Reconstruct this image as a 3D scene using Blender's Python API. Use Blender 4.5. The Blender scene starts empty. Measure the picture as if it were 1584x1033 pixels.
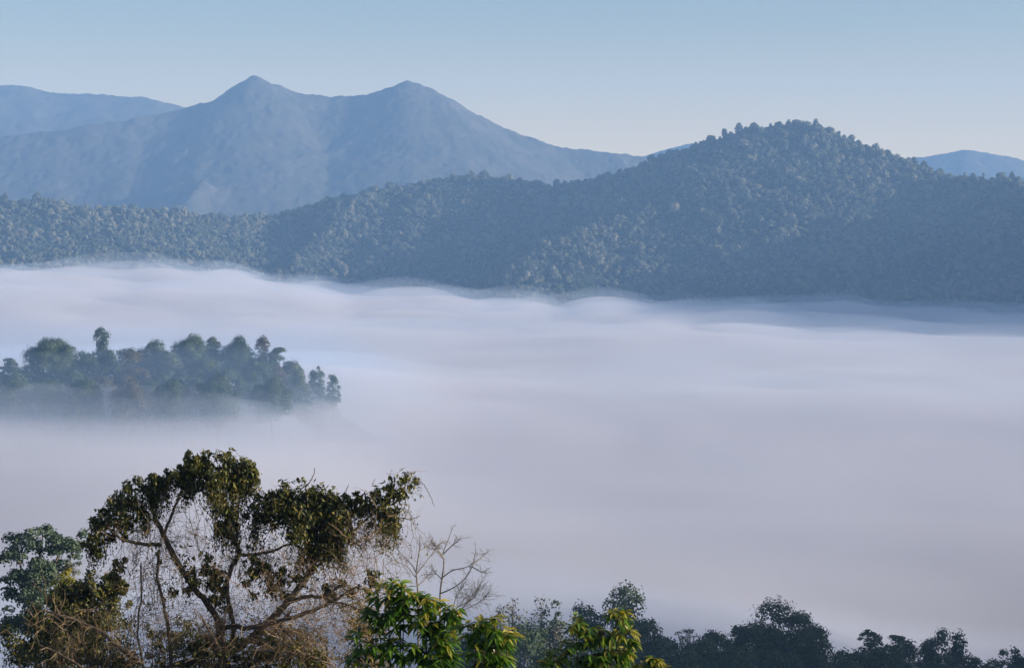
import bpy, math
import numpy as np
from mathutils import Vector

S = bpy.context.scene
COL = S.collection
R = math.radians

# ------------------------------------------------------------------ camera, sky, sun, exposure
PITCH = math.atan(236.5 / 2956.0)
cam = bpy.data.cameras.new('camera')
cam.sensor_width = 36.0
cam.lens = 36.0 * 2956.0 / 1584.0
cam.clip_start, cam.clip_end = 0.5, 60000.0
camo = bpy.data.objects.new('camera', cam)
camo.rotation_euler = (math.pi / 2 - PITCH, 0, 0)
COL.objects.link(camo)
S.camera = camo

SUN_AZ, SUN_EL = R(98.0), R(11.5)            # azimuth clockwise from +Y: the sun stands to the right, low
w = bpy.data.worlds.new('World'); S.world = w; w.use_nodes = True
nt = w.node_tree
sky = nt.nodes.new('ShaderNodeTexSky'); sky.sky_type = 'NISHITA'; sky.sun_disc = False
sky.sun_elevation, sky.sun_rotation = SUN_EL, SUN_AZ
sky.altitude = 900; sky.air_density = 1.0; sky.dust_density = 4.0; sky.ozone_density = 2.0
# dusty, cream coloured band low over the horizon
tcw = nt.nodes.new('ShaderNodeTexCoord'); sep = nt.nodes.new('ShaderNodeSeparateXYZ'); mr = nt.nodes.new('ShaderNodeMapRange'); mxw = nt.nodes.new('ShaderNodeMix')
mr.interpolation_type = 'SMOOTHSTEP'; mr.inputs['From Min'].default_value = 0.0; mr.inputs['From Max'].default_value = 0.095
mr.inputs['To Min'].default_value = 1.0; mr.inputs['To Max'].default_value = 0.0
mxw.data_type = 'RGBA'; mxw.inputs[7].default_value = (5.2, 4.05, 2.2, 1)
nt.links.new(tcw.outputs['Generated'], sep.inputs[0]); nt.links.new(sep.outputs['Z'], mr.inputs['Value'])
nt.links.new(mr.outputs[0], mxw.inputs[0]); hsw = nt.nodes.new('ShaderNodeHueSaturation'); hsw.inputs['Saturation'].default_value = .8; hsw.inputs['Hue'].default_value = .51
nt.links.new(sky.outputs[0], hsw.inputs['Color']); nt.links.new(hsw.outputs[0], mxw.inputs[6])
nt.links.new(mxw.outputs[2], nt.nodes['Background'].inputs[0])
nt.nodes['Background'].inputs[1].default_value = 0.08
sl = bpy.data.lights.new('sun', 'SUN'); sl.energy = 5.0; sl.angle = R(0.5); sl.color = (1.0, 0.88, 0.74)
so = bpy.data.objects.new('sun', sl); COL.objects.link(so)
sd = Vector((math.sin(SUN_AZ) * math.cos(SUN_EL), math.cos(SUN_AZ) * math.cos(SUN_EL), math.sin(SUN_EL)))
so.rotation_euler = (-sd).to_track_quat('-Z', 'Y').to_euler()
S.view_settings.view_transform = 'Standard'; S.view_settings.look = 'None'
S.view_settings.exposure = 1.15; S.view_settings.gamma = 1.0
c = S.cycles
c.use_denoising = True
c.max_bounces = 8; c.diffuse_bounces = 3; c.glossy_bounces = 1; c.transmission_bounces = 3; c.volume_bounces = 3
c.transparent_max_bounces = 8
c.caustics_reflective = c.caustics_refractive = False
c.sample_clamp_indirect = 6.0

HAZE_D = 1.3e-4
HAZE_C = (0.31, 0.57, 1.0)

# ------------------------------------------------------------------ helpers
def P(px, py, Y):
    """photo pixel (1584 x 1033) at a ground distance of Y metres"""
    u, v = (px - 792.0) / 2956.0, (516.5 - py) / 2956.0
    ca, sa = math.cos(PITCH), math.sin(PITCH)
    dy, dz = ca + v * sa, -sa + v * ca
    s = Y / dy
    return np.array([u * s, Y, dz * s])

def PL(rows):
    return np.array([P(*r) for r in rows])

def h2(ix, iy, seed):
    n = (ix.astype(np.int64) * 374761393 + iy.astype(np.int64) * 668265263 + seed * 2147483647) & 0xffffffff
    n = ((n ^ (n >> 13)) * 1274126177) & 0xffffffff
    return ((n ^ (n >> 16)) & 0xffff) / 65535.0

def vn(x, y, seed):
    ix, iy = np.floor(x), np.floor(y)
    fx, fy = x - ix, y - iy
    fx = fx * fx * fx * (fx * (fx * 6 - 15) + 10); fy = fy * fy * fy * (fy * (fy * 6 - 15) + 10)
    a, b = h2(ix, iy, seed), h2(ix + 1, iy, seed)
    d, e = h2(ix, iy + 1, seed), h2(ix + 1, iy + 1, seed)
    return (a + (b - a) * fx) * (1 - fy) + (d + (e - d) * fx) * fy - 0.5

def fbm(x, y, seed, octv=4, gain=0.5):
    t, a, f = 0, 1.0, 1.0
    for i in range(octv):
        t = t + a * vn(x * f + 17.3 * i, y * f - 9.1 * i, seed + i); a *= gain; f *= 2.03
    return t

def sstep(x, a, b):
    t = np.clip((x - a) / (b - a), 0, 1)
    return t * t * (3 - 2 * t)

def mesh(name, V, Q, mat=None, smooth=False):
    """V (n,3), Q (m,4) quads or (m,3)"""
    V = np.asarray(V, np.float32); Q = np.asarray(Q, np.int32)
    k = Q.shape[1]
    me = bpy.data.meshes.new(name)
    me.vertices.add(len(V)); me.vertices.foreach_set('co', V.ravel())
    me.loops.add(Q.size); me.loops.foreach_set('vertex_index', Q.ravel())
    me.polygons.add(len(Q)); me.polygons.foreach_set('loop_start', np.arange(0, Q.size, k, dtype=np.int32))
    me.polygons.foreach_set('use_smooth', np.full(len(Q), smooth))
    if mat: me.materials.append(mat)
    me.update(calc_edges=True)
    return me

def obj(name, me, parent=None, loc=None):
    o = bpy.data.objects.new(name, me); COL.objects.link(o)
    if parent: o.parent = parent
    if loc is not None: o.location = loc
    return o

def tag(o, label=None, cat=None, group=None, kind=None):
    if label: o['label'] = label
    if cat: o['category'] = cat
    if group: o['group'] = group
    if kind: o['kind'] = kind
    return o

class Geo:
    """collects quads"""
    def __init__(s): s.V, s.Q, s.n = [], [], 0
    def add(s, V, Q):
        s.V.append(np.asarray(V, float)); s.Q.append(np.asarray(Q) + s.n); s.n += len(V)
    def tube(s, pts, rad, k=5):
        pts = np.asarray(pts, float); n = len(pts)
        rad = np.broadcast_to(np.asarray(rad, float), (n,))
        t = np.gradient(pts, axis=0); t /= np.linalg.norm(t, axis=1, keepdims=True) + 1e-9
        ref = np.array([0.31, 0.9, 0.22]); 
        if abs(t.mean(0) @ ref) > 0.85: ref = np.array([0.9, 0.1, -0.3])
        a = np.cross(t, ref); a /= np.linalg.norm(a, axis=1, keepdims=True) + 1e-9
        b = np.cross(t, a)
        ang = np.arange(k) * 2 * math.pi / k
        V = pts[:, None] + rad[:, None, None] * (np.cos(ang)[None, :, None] * a[:, None] + np.sin(ang)[None, :, None] * b[:, None])
        i = np.arange(n - 1)[:, None] * k; j = np.arange(k)[None]; j2 = (j + 1) % k
        Q = np.stack([i + j, i + j2, i + k + j2, i + k + j], -1).reshape(-1, 4)
        s.add(V.reshape(-1, 3), Q)
    def cards(s, C, N, size, rng, aspect=1.0, droop=None):
        """leaf clump cards: one kite of 4 corners each, normal N, long side along droop (or random)"""
        C = np.asarray(C, float); n = len(C)
        N = N / (np.linalg.norm(N, axis=1, keepdims=True) + 1e-9)
        r = rng.normal(size=(n, 3)) if droop is None else droop
        a = r - (r * N).sum(1, keepdims=True) * N
        a /= np.linalg.norm(a, axis=1, keepdims=True) + 1e-9
        b = np.cross(N, a)
        sz = np.broadcast_to(size, (n,))[:, None]
        sa = sz * rng.uniform(0.75, 1.25, (n, 1)); sb = sz * aspect * rng.uniform(0.7, 1.3, (n, 1))
        bend = N * sz * rng.uniform(-.25, .25, (n, 1))
        V = np.stack([C - a * sa * .5, C + b * sb * .5 + a * sa * rng.uniform(-.25, .1, (n, 1)) + bend, C + a * sa * .5, C - b * sb * .5 + a * sa * rng.uniform(-.25, .1, (n, 1)) + bend], 1)
        s.add(V.reshape(-1, 3), np.arange(4 * n).reshape(n, 4))
    def mesh(s, name, mat, smooth=False):
        return mesh(name, np.concatenate(s.V), np.concatenate(s.Q), mat, smooth)

def smooth_line(pts, n=4):
    """Catmull-Rom through the points (last column may be a radius)"""
    p = np.asarray(pts, float)
    p = np.vstack([2 * p[0] - p[1], p, 2 * p[-1] - p[-2]])
    out = []
    for i in range(1, len(p) - 2):
        for t in np.arange(n) / n:
            out.append(.5 * (2 * p[i] + (p[i + 1] - p[i - 1]) * t + (2 * p[i - 1] - 5 * p[i] + 4 * p[i + 1] - p[i + 2]) * t * t + (3 * p[i] - p[i - 1] - 3 * p[i + 1] + p[i + 2]) * t ** 3))
    out.append(p[-2])
    return np.array(out)

# ------------------------------------------------------------------ materials
def newmat(name):
    m = bpy.data.materials.new(name); m.use_nodes = True
    return m, m.node_tree, m.node_tree.nodes['Principled BSDF'], m.node_tree.nodes['Material Output']

def ramp(nt, stops):
    r = nt.nodes.new('ShaderNodeValToRGB')
    e = r.color_ramp.elements
    while len(e) < len(stops): e.new(.5)
    for x, (p, col) in zip(e, stops): x.position = p; x.color = (*col, 1)
    return r

def leafmat(name, stops, transl=0.0, rough=0.6, spec=0.3, per='island', obvar=0.25):
    """foliage whose hue differs from leaf to leaf and from tree to tree"""
    m, nt, b, out = newmat(name)
    g = nt.nodes.new('ShaderNodeNewGeometry'); oi = nt.nodes.new('ShaderNodeObjectInfo')
    r = ramp(nt, stops)
    mx = nt.nodes.new('ShaderNodeMath'); mx.operation = 'MULTIPLY'; mx.inputs[1].default_value = 1 - obvar
    nt.links.new(g.outputs['Random Per Island'], mx.inputs[0])
    ma = nt.nodes.new('ShaderNodeMath'); ma.operation = 'MULTIPLY_ADD'; ma.inputs[1].default_value = obvar
    nt.links.new(oi.outputs['Random'], ma.inputs[0]); nt.links.new(mx.outputs[0], ma.inputs[2])
    nt.links.new(ma.outputs[0], r.inputs[0])
    nt.links.new(r.outputs[0], b.inputs['Base Color'])
    b.inputs['Roughness'].default_value = rough; b.inputs['Specular IOR Level'].default_value = spec
    if transl:
        tr = nt.nodes.new('ShaderNodeBsdfTranslucent'); mix = nt.nodes.new('ShaderNodeMixShader')
        hs = nt.nodes.new('ShaderNodeHueSaturation'); hs.inputs['Saturation'].default_value = 1.15; hs.inputs['Value'].default_value = 1.6
        nt.links.new(r.outputs[0], hs.inputs['Color']); nt.links.new(hs.outputs[0], tr.inputs[0])
        mix.inputs[0].default_value = transl
        nt.links.new(b.outputs[0], mix.inputs[1]); nt.links.new(tr.outputs[0], mix.inputs[2]); nt.links.new(mix.outputs[0], out.inputs[0])
    return m

def noisemat(name, c1, c2, scale, rough=0.9, detail=5, bump=0.0):
    m, nt, b, out = newmat(name)
    tc = nt.nodes.new('ShaderNodeTexCoord'); n = nt.nodes.new('ShaderNodeTexNoise')
    n.inputs['Scale'].default_value = scale; n.inputs['Detail'].default_value = detail
    nt.links.new(tc.outputs['Object'], n.inputs['Vector'])
    r = ramp(nt, [(.35, c1), (.65, c2)]); nt.links.new(n.outputs[0], r.inputs[0])
    nt.links.new(r.outputs[0], b.inputs['Base Color'])
    b.inputs['Roughness'].default_value = rough; b.inputs['Specular IOR Level'].default_value = 0.15
    if bump:
        bp = nt.nodes.new('ShaderNodeBump'); bp.inputs['Strength'].default_value = .6; bp.inputs['Distance'].default_value = bump
        nt.links.new(n.outputs[0], bp.inputs['Height']); nt.links.new(bp.outputs[0], b.inputs['Normal'])
    return m

def volmat(name, col, dens, aniso=0.0):
    m = bpy.data.materials.new(name); m.use_nodes = True
    nt = m.node_tree; nt.nodes.remove(nt.nodes['Principled BSDF'])
    v = nt.nodes.new('ShaderNodeVolumePrincipled')
    v.inputs['Color'].default_value = (*col, 1); v.inputs['Density'].default_value = dens; v.inputs['Anisotropy'].default_value = aniso
    nt.links.new(v.outputs[0], nt.nodes['Material Output'].inputs['Volume'])
    return m

M_soil = noisemat('soil', (.045, .05, .028), (.08, .07, .04), .08)
M_under = noisemat('undergrowth', (.016, .026, .012), (.035, .045, .02), .05)
M_far = noisemat('far_canopy', (.044, .046, .038), (.07, .066, .055), .02, detail=8)
M_bark = noisemat('bark', (.10, .075, .05), (.22, .17, .12), 9, bump=.01)
M_barkd = noisemat('dark_bark', (.055, .042, .032), (.13, .10, .075), 9, bump=.01)
M_barkf = noisemat('far_bark', (.10, .09, .075), (.18, .16, .13), 2)
M_twig = leafmat('twig', [(0, (.10, .07, .045)), (.6, (.19, .13, .08)), (1, (.30, .23, .14))], 0, .8, .1)
M_vine = leafmat('vine_stem', [(0, (.10, .075, .045)), (.6, (.17, .14, .07)), (1, (.22, .20, .09))], 0, .8, .1)
M_forest = leafmat('forest_leaves', [(0, (.045, .06, .045)), (.45, (.11, .125, .085)), (.8, (.20, .198, .135)), (1, (.30, .225, .155))], 0, .7, .15, obvar=.6)
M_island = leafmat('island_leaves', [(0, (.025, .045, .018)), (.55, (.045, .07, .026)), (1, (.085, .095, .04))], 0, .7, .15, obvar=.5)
M_autumn = leafmat('russet_leaves', [(0, (.06, .05, .025)), (.55, (.10, .075, .035)), (1, (.14, .10, .055))], 0, .7, .15)
M_russet = leafmat('dull_russet_leaves', [(0, (.045, .045, .025)), (.55, (.075, .065, .035)), (1, (.11, .085, .05))], 0, .7, .15)
M_grey = leafmat('thin_grey_leaves', [(0, (.07, .07, .045)), (.55, (.11, .105, .07)), (1, (.15, .14, .10))], 0, .7, .15)
M_dark = leafmat('dark_leaves', [(0, (.02, .04, .016)), (.55, (.04, .065, .022)), (1, (.075, .09, .03))], .15, .6, .2, obvar=.3)
M_hazed = leafmat('haze_tinted_leaves', [(0, (.03, .055, .035)), (.55, (.055, .085, .05)), (1, (.09, .11, .06))], .15, .6, .2, obvar=.1)  # bluish cast in the leaf colour stands in for haze
M_vleaf = leafmat('vine_leaves', [(0, (.010, .016, .005)), (.45, (.032, .040, .009)), (.75, (.12, .125, .025)), (1, (.20, .15, .04))], .25, .5, .3, obvar=0)  # darkest and brightest stops put shade and sun highlights into the colour
M_dry = leafmat('dry_leaves', [(0, (.05, .038, .018)), (.5, (.11, .08, .032)), (1, (.18, .145, .05))], .25, .7, .15, obvar=0)
M_shrub = leafmat('shrub_leaves', [(0, (.012, .035, .005)), (.4, (.045, .11, .010)), (.8, (.11, .20, .018)), (1, (.26, .28, .04))], .35, .38, .5, obvar=.2)
M_tip = leafmat('pale_and_sunlit_leaves', [(0, (.12, .14, .02)), (.5, (.24, .23, .035)), (1, (.36, .28, .06))], .35, .4, .4, obvar=.2)  # yellow tone; on the shrubs it paints in sunlit tops and right sides

# ------------------------------------------------------------------ terrain
def seg_height(X, Y, line, slope):
    """height of the ground under a ridge line that falls away on both sides"""
    best = np.full(X.shape, -1e9)
    for a, b in zip(line[:-1], line[1:]):
        d = b[:2] - a[:2]; L2 = d @ d + 1e-9
        t = np.clip(((X - a[0]) * d[0] + (Y - a[1]) * d[1]) / L2, 0, 1)
        dist = np.hypot(X - a[0] - t * d[0], Y - a[1] - t * d[1])
        dd = np.sqrt(dist * dist + 64) - 8
        best = np.maximum(best, a[2] + t * (b[2] - a[2]) - slope * dd)
    return best

def terrain(X, Y, ridges, k, base):
    hs = [seg_height(X, Y, l, s) for l, s in ridges] + [np.full(X.shape, base)]
    mx = np.maximum.reduce(hs)
    return mx + k * np.log(sum(np.exp((h - mx) / k) for h in hs)) * .6

def grid(x0, x1, y0, y1, step):
    xs = np.arange(x0, x1 + step * .5, step); ys = np.arange(y0, y1 + step * .5, step)
    return np.meshgrid(xs, ys)

def grid_quads(ny, nx):
    i = np.arange(ny - 1)[:, None] * nx + np.arange(nx - 1)[None]
    return np.stack([i, i + 1, i + nx + 1, i + nx], -1).reshape(-1, 4)

def drop(rows, dz):
    l = PL(rows); l[:, 2] -= dz; return l

# the wooded hill across the valley
hill_ridges = [
    (drop([(-420, 285, 2700), (-150, 298, 2720), (0, 301, 2740), (130, 312, 2760), (270, 322, 2820), (370, 328, 2900), (430, 322, 2930), (480, 308, 2950), (540, 296, 2960), (600, 286, 2970), (690, 268, 2980), (730, 265, 2980), (770, 270, 2980), (880, 282, 2970), (930, 268, 2960), (1000, 245, 2940), (1060, 225, 2920), (1110, 208, 2910), (1160, 193, 2900), (1220, 184, 2900), (1260, 189, 2880), (1300, 205, 2850), (1350, 225, 2810), (1400, 245, 2780), (1440, 260, 2740), (1480, 268, 2690), (1530, 270, 2640), (1584, 272, 2600), (1660, 266, 2570), (1760, 250, 2560), (1880, 218, 2540), (1980, 200, 2480), (2080, 195, 2400), (2200, 205, 2250), (2300, 215, 2050)], 10.5), .46),
    (drop([(1215, 190, 2890), (1150, 247, 2830), (1080, 292, 2740), (960, 330, 2650), (860, 365, 2560), (810, 402, 2500), (785, 445, 2430)], 8), .62),
    (drop([(1250, 195, 2880), (1268, 262, 2780), (1292, 330, 2650), (1310, 410, 2530)], 8), .6),
    (drop([(1110, 300, 2740), (1130, 350, 2640), (1140, 410, 2540)], 8), .62),
    (drop([(730, 272, 2970), (700, 345, 2850), (600, 395, 2740), (470, 430, 2640)], 8), .62),
    (drop([(700, 345, 2850), (730, 395, 2720), (740, 450, 2600)], 8), .62),
    (drop([(575, 290, 2960), (525, 335, 2850), (470, 385, 2740), (440, 425, 2660)], 4), .8),
    (drop([(240, 322, 2800), (190, 350, 2720), (110, 385, 2640), (50, 412, 2580)], 8), .6),
    (drop([(60, 306, 2750), (10, 350, 2680), (-60, 400, 2600)], 8), .6),
]
def crest_y(X):
    c = hill_ridges[0][0]; return np.interp(X, c[:, 0], c[:, 1])
def hill_z(X, Y):
    return terrain(X, Y, hill_ridges, 9.0, -230) + 15 * fbm(X / 150, Y / 150, 5, 4) * sstep(crest_y(X) - Y, -10, 130) + 3 * fbm(X / 50, Y / 50, 6, 2)

# the blue mountains behind it
mount_ridges = [
    (drop([(-500, 215, 4312), (-100, 212, 4312), (100, 197, 4350), (200, 183, 4388), (280, 163, 4440), (310, 156, 4462), (340, 151, 4485), (365, 140, 4500), (379, 130, 4500), (386, 122, 4500), (393, 117, 4500), (400, 122, 4500), (407, 128, 4500), (430, 133, 4500), (460, 142, 4500), (510, 145, 4500), (560, 143, 4500), (600, 133, 4500), (627, 127, 4500), (665, 134, 4500), (700, 155, 4500), (740, 175, 4500), (780, 192, 4500), (820, 208, 4500), (860, 225, 4500), (900, 232, 4500), (960, 234, 4500), (1000, 237, 4500), (1060, 242, 4500), (1200, 262, 4462), (1500, 275, 4425), (2000, 270, 4425)], 6), .62),
    (drop([(627, 130, 4492), (605, 165, 4425), (560, 208, 4335), (480, 243, 4238), (420, 258, 4170), (340, 302, 4065), (270, 335, 3990)], 6), .85),
    (drop([(393, 128, 4492), (372, 175, 4410), (335, 215, 4320), (250, 262, 4215), (160, 295, 4125)], 6), .85),
    (drop([(690, 155, 4485), (700, 215, 4380), (640, 260, 4275), (560, 290, 4170)], 6), .85),
    (drop([(820, 210, 4492), (800, 255, 4388), (740, 290, 4275)], 6), .8),
    (drop([(310, 280, 4050), (290, 310, 3975), (200, 340, 3900)], 6), .8),
]
def mount_z(X, Y):
    return terrain(X, Y, mount_ridges, 12.0, -230) + 12 * fbm(X / 195, Y / 195, 11, 5)
back_ridges = [
    (drop([(-600, 118, 5250), (-150, 122, 5250), (0, 127, 5250), (40, 130, 5250), (90, 140, 5250), (150, 142, 5250), (200, 145, 5250), (240, 149, 5250), (275, 157, 5250), (330, 178, 5235), (420, 215, 5212)], 10), .6),
    (drop([(90, 142, 5242), (60, 175, 5145), (-20, 205, 5025)], 8), .6),
    (drop([(215, 148, 5242), (180, 180, 5160), (100, 205, 5055)], 8), .6),
    (drop([(940, 250, 5700), (1000, 241, 5700), (1040, 229, 5700), (1075, 221, 5700), (1130, 228, 5700), (1250, 250, 5700), (1400, 245, 5700), (1450, 237, 5700), (1495, 230, 5700), (1540, 236, 5700), (1584, 248, 5700), (1680, 262, 5700), (1900, 270, 5700)], 4), .6),
]
def back_z(X, Y):
    return terrain(X, Y, back_ridges, 9.0, -230) + 10 * fbm(X / 225, Y / 225, 23, 4)

def heightfield(name, X, Y, Z, mat, label, cat):
    ny, nx = X.shape
    o = obj(name, mesh(name, np.stack([X, Y, Z], -1).reshape(-1, 3), grid_quads(ny, nx), mat, True))
    return tag(o, label, cat, kind='structure')

X, Y = grid(-1400, 1500, 1750, 3400, 14); heightfield('hill', X, Y, hill_z(X, Y), M_under, 'wooded hill with a rounded summit across the foggy valley', 'hill')
def canopy(X, Y, seed):
    a = 1 - 2 * np.abs(fbm(X / 17, Y / 17, seed, 2)); b = fbm(X / 9, Y / 9, seed + 5, 2)
    return 2.4 * a + 2.2 * b + 4 * fbm(X / 60, Y / 60, seed + 9, 3)
X, Y = grid(-1400, 1600, 3800, 4700, 5); heightfield('mountain', X, Y, mount_z(X, Y) + canopy(X, Y, 201), M_far, 'hazy blue twin peaked mountain behind the wooded hill', 'mountain')
X, Y = grid(-1600, 1900, 4800, 5860, 7); heightfield('mountain', X, Y, back_z(X, Y) + canopy(X, Y, 231), M_far, 'faintest far ridges showing behind the twin peaked mountain and the summit', 'mountain')

# the knoll that stands out of the fog
isle_line = PL([(-260, 640, 1130), (-60, 636, 1140), (40, 640, 1145), (140, 632, 1160), (250, 624, 1180), (370, 618, 1190), (450, 616, 1200), (510, 622, 1215), (560, 668, 1220), (640, 690, 1240)])
isle_line[:, 2] -= 6
def isle_z(X, Y):
    return terrain(X, Y, [(isle_line, .75)], 5, -230) + 4 * fbm(X / 60, Y / 60, 31, 3)
X, Y = grid(-760, 260, 900, 1460, 10); heightfield('hill', X, Y, isle_z(X, Y), M_under, 'low tree covered knoll poking out of the fog', 'hill')

# near ground: the slope below the viewpoint, the little ridge with the tree line, the valley floor out to the horizon
def ground_z(X, Y):
    yy = np.array([-400, -40, 0, 8, 20, 45, 90, 130, 220, 300, 340], float)
    zz = np.array([14, 1, -1.75, -3.2, -9, -17.5, -30, -41, -88, -108, -104], float)
    g = np.interp(Y, yy, zz)
    rdg = -118 + 4 * sstep(X, -70, -10) - 16 * sstep(X, 30, 150)
    t = sstep(Y, 250, 385)
    far = np.interp(Y, [0, 430, 520, 640, 900, 1e6], [0, 0, -35, -95, -150, -170])
    side = -60 * sstep(np.abs(X + 30), 60, 260) * sstep(Y, 20, 120) * (1 - t)
    z = g * (1 - t) + rdg * t + far + side * .5
    z = np.where(Y > 400, np.maximum(z, -262), z)
    z = z + 100 * sstep(X, .27 * Y + 40, .27 * Y + 150) * sstep(Y, 200, 300) * (1 - sstep(Y, 430, 520))  # unseen hill added right of frame to shade the tree line
    return z + sstep(Y, 10, 60) * 1.6 * fbm(X / 22, Y / 22, 41, 3)
ex = np.concatenate([-np.geomspace(30000, 520, 14), np.arange(-500, 501, 8), np.geomspace(520, 30000, 14)])
ey = np.concatenate([np.array([-3000, -800, -300, -100, -40]), np.arange(-20, 1000, 8), np.geomspace(1010, 5900, 14)])
X, Y = np.meshgrid(ex, ey)
heightfield('ground', X, Y, ground_z(X, Y), M_soil, 'grassy slope and valley floor under the fog', 'ground')

# ------------------------------------------------------------------ fog sea
def fog_z(X, Y):
    lvl = -153 + 34 * sstep(-X, 60, 620) * sstep(Y, 1500, 2350) + 15 * sstep(-X, 10, 150) * (1 - sstep(Y, 1300, 1700))
    lvl = lvl - 22 * sstep(X, 60, 220) * (1 - sstep(Y, 560, 900))
    big = 12 * fbm(X / 420 + .18 * Y / 300, Y / 330, 61, 2, .4)
    puff = np.abs(fbm(X / 125, Y / 165, 71, 2, .4))
    edge = 3 + 22 * sstep(Y, 1700, 2300)
    return lvl + big + edge * 1.3 * (puff - .17)
def slab(name, x0, x1, y0, y1, step, top, bottom, mat, label, cat):
    X, Y = grid(x0, x1, y0, y1, step); Z = top(X, Y)
    ny, nx = X.shape
    V = np.concatenate([np.stack([X, Y, Z], -1).reshape(-1, 3), np.stack([X, Y, np.full(X.shape, bottom)], -1).reshape(-1, 3)])
    q = grid_quads(ny, nx); n = nx * ny
    I = np.arange(n).reshape(ny, nx)
    ring = np.concatenate([I[0, :], I[1:, -1], I[-1, -2::-1], I[-2:0:-1, 0]])
    r2 = np.roll(ring, -1)
    Q = np.concatenate([q, q[:, ::-1] + n, np.stack([ring, ring + n, r2 + n, r2], -1)])
    return tag(obj(name, mesh(name, V, Q, mat, True)), label, cat, kind='stuff')
m, nt_, b, out = newmat('fog_bank')
b.inputs['Base Color'].default_value = (.34, .325, .335, 1); b.inputs['Roughness'].default_value = 1; b.inputs['Specular IOR Level'].default_value = 0
slab('fog', -1900, 1900, 470, 4400, 12, lambda X, Y: fog_z(X, Y) - 24, -250, m, 'sea of pale fog filling the valley', 'fog')
slab('mist', -1920, 1920, 460, 4420, 14, lambda X, Y: fog_z(X, Y) + 1.5 + 3 * fbm(X / 90, Y / 90, 83, 3), -252, volmat('mist_dense', (.67, .645, .68), .014), 'soft veil lying on top of the fog', 'mist')
slab('mist', -1940, 1940, 450, 4440, 16, lambda X, Y: fog_z(X, Y) + 12 + 8 * fbm(X / 140, Y / 160, 93, 3), -254, volmat('mist_thin', (.66, .75, .90), .0022), 'thinnest mist drifting above the fog', 'mist')

slab('mist', -540, -20, 1040, 1300, 8, lambda X, Y: -130 + 12 * sstep(X, -420, -200) * (1 - sstep(X, -200, -90)) + 18 * fbm(X / 48, Y / 50, 113, 3) - 70 * sstep(X, -140, -40) - 50 * (1 - sstep(Y, 1045, 1085)) - 34 * sstep(Y, 1098, 1150), -240, volmat('mist_knoll', (.66, .71, .81), .010), 'mist drifting across the front of the knoll', 'mist')
slab('mist', -620, 10, 960, 1400, 20, lambda X, Y: -100 + 8 * fbm(X / 90, Y / 90, 123, 2) - 60 * sstep(X, -150, -20) - 60 * (1 - sstep(Y, 965, 1060)), -240, volmat('mist_blue', (.42, .60, .90), .0014), 'thin blue air hanging about the knoll', 'mist')
def pool_z(X, Y):
    return -91 - 19 * sstep(X, 10, 140) + 6 * fbm(X / 40, Y / 30, 103, 3) - 14 * sstep(Y, 360, 460)
slab('mist', -160, 190, 240, 520, 6, pool_z, -230, volmat('mist_pool', (.60, .69, .84), .010), 'pool of blue mist among the feet of the tree line', 'mist')

# ------------------------------------------------------------------ trees
def crown_points(lobes, rng, leaf, cov, low=-.5, jit=.3):
    C, N = [], []
    for (cx, cy, cz, rx, rz) in lobes:
        n = max(10, int(cov * 12.57 * rx * rx / (.42 * leaf * leaf)))
        d = rng.normal(size=(n, 3)); d /= np.linalg.norm(d, axis=1, keepdims=True)
        d[:, 2] = np.where(d[:, 2] < low, -d[:, 2] * .6, d[:, 2])
        r = rng.uniform(.62, 1.0, (n, 1)) ** .7 * (1 + .14 * rng.normal(size=(n, 1)))
        C.append(np.array([cx, cy, cz]) + d * r * np.array([rx, rx, rz]))
        N.append(d / np.array([1, 1, rz / rx]) + jit * rng.normal(size=(n, 3)))
    return np.concatenate(C), np.concatenate(N)

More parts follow.
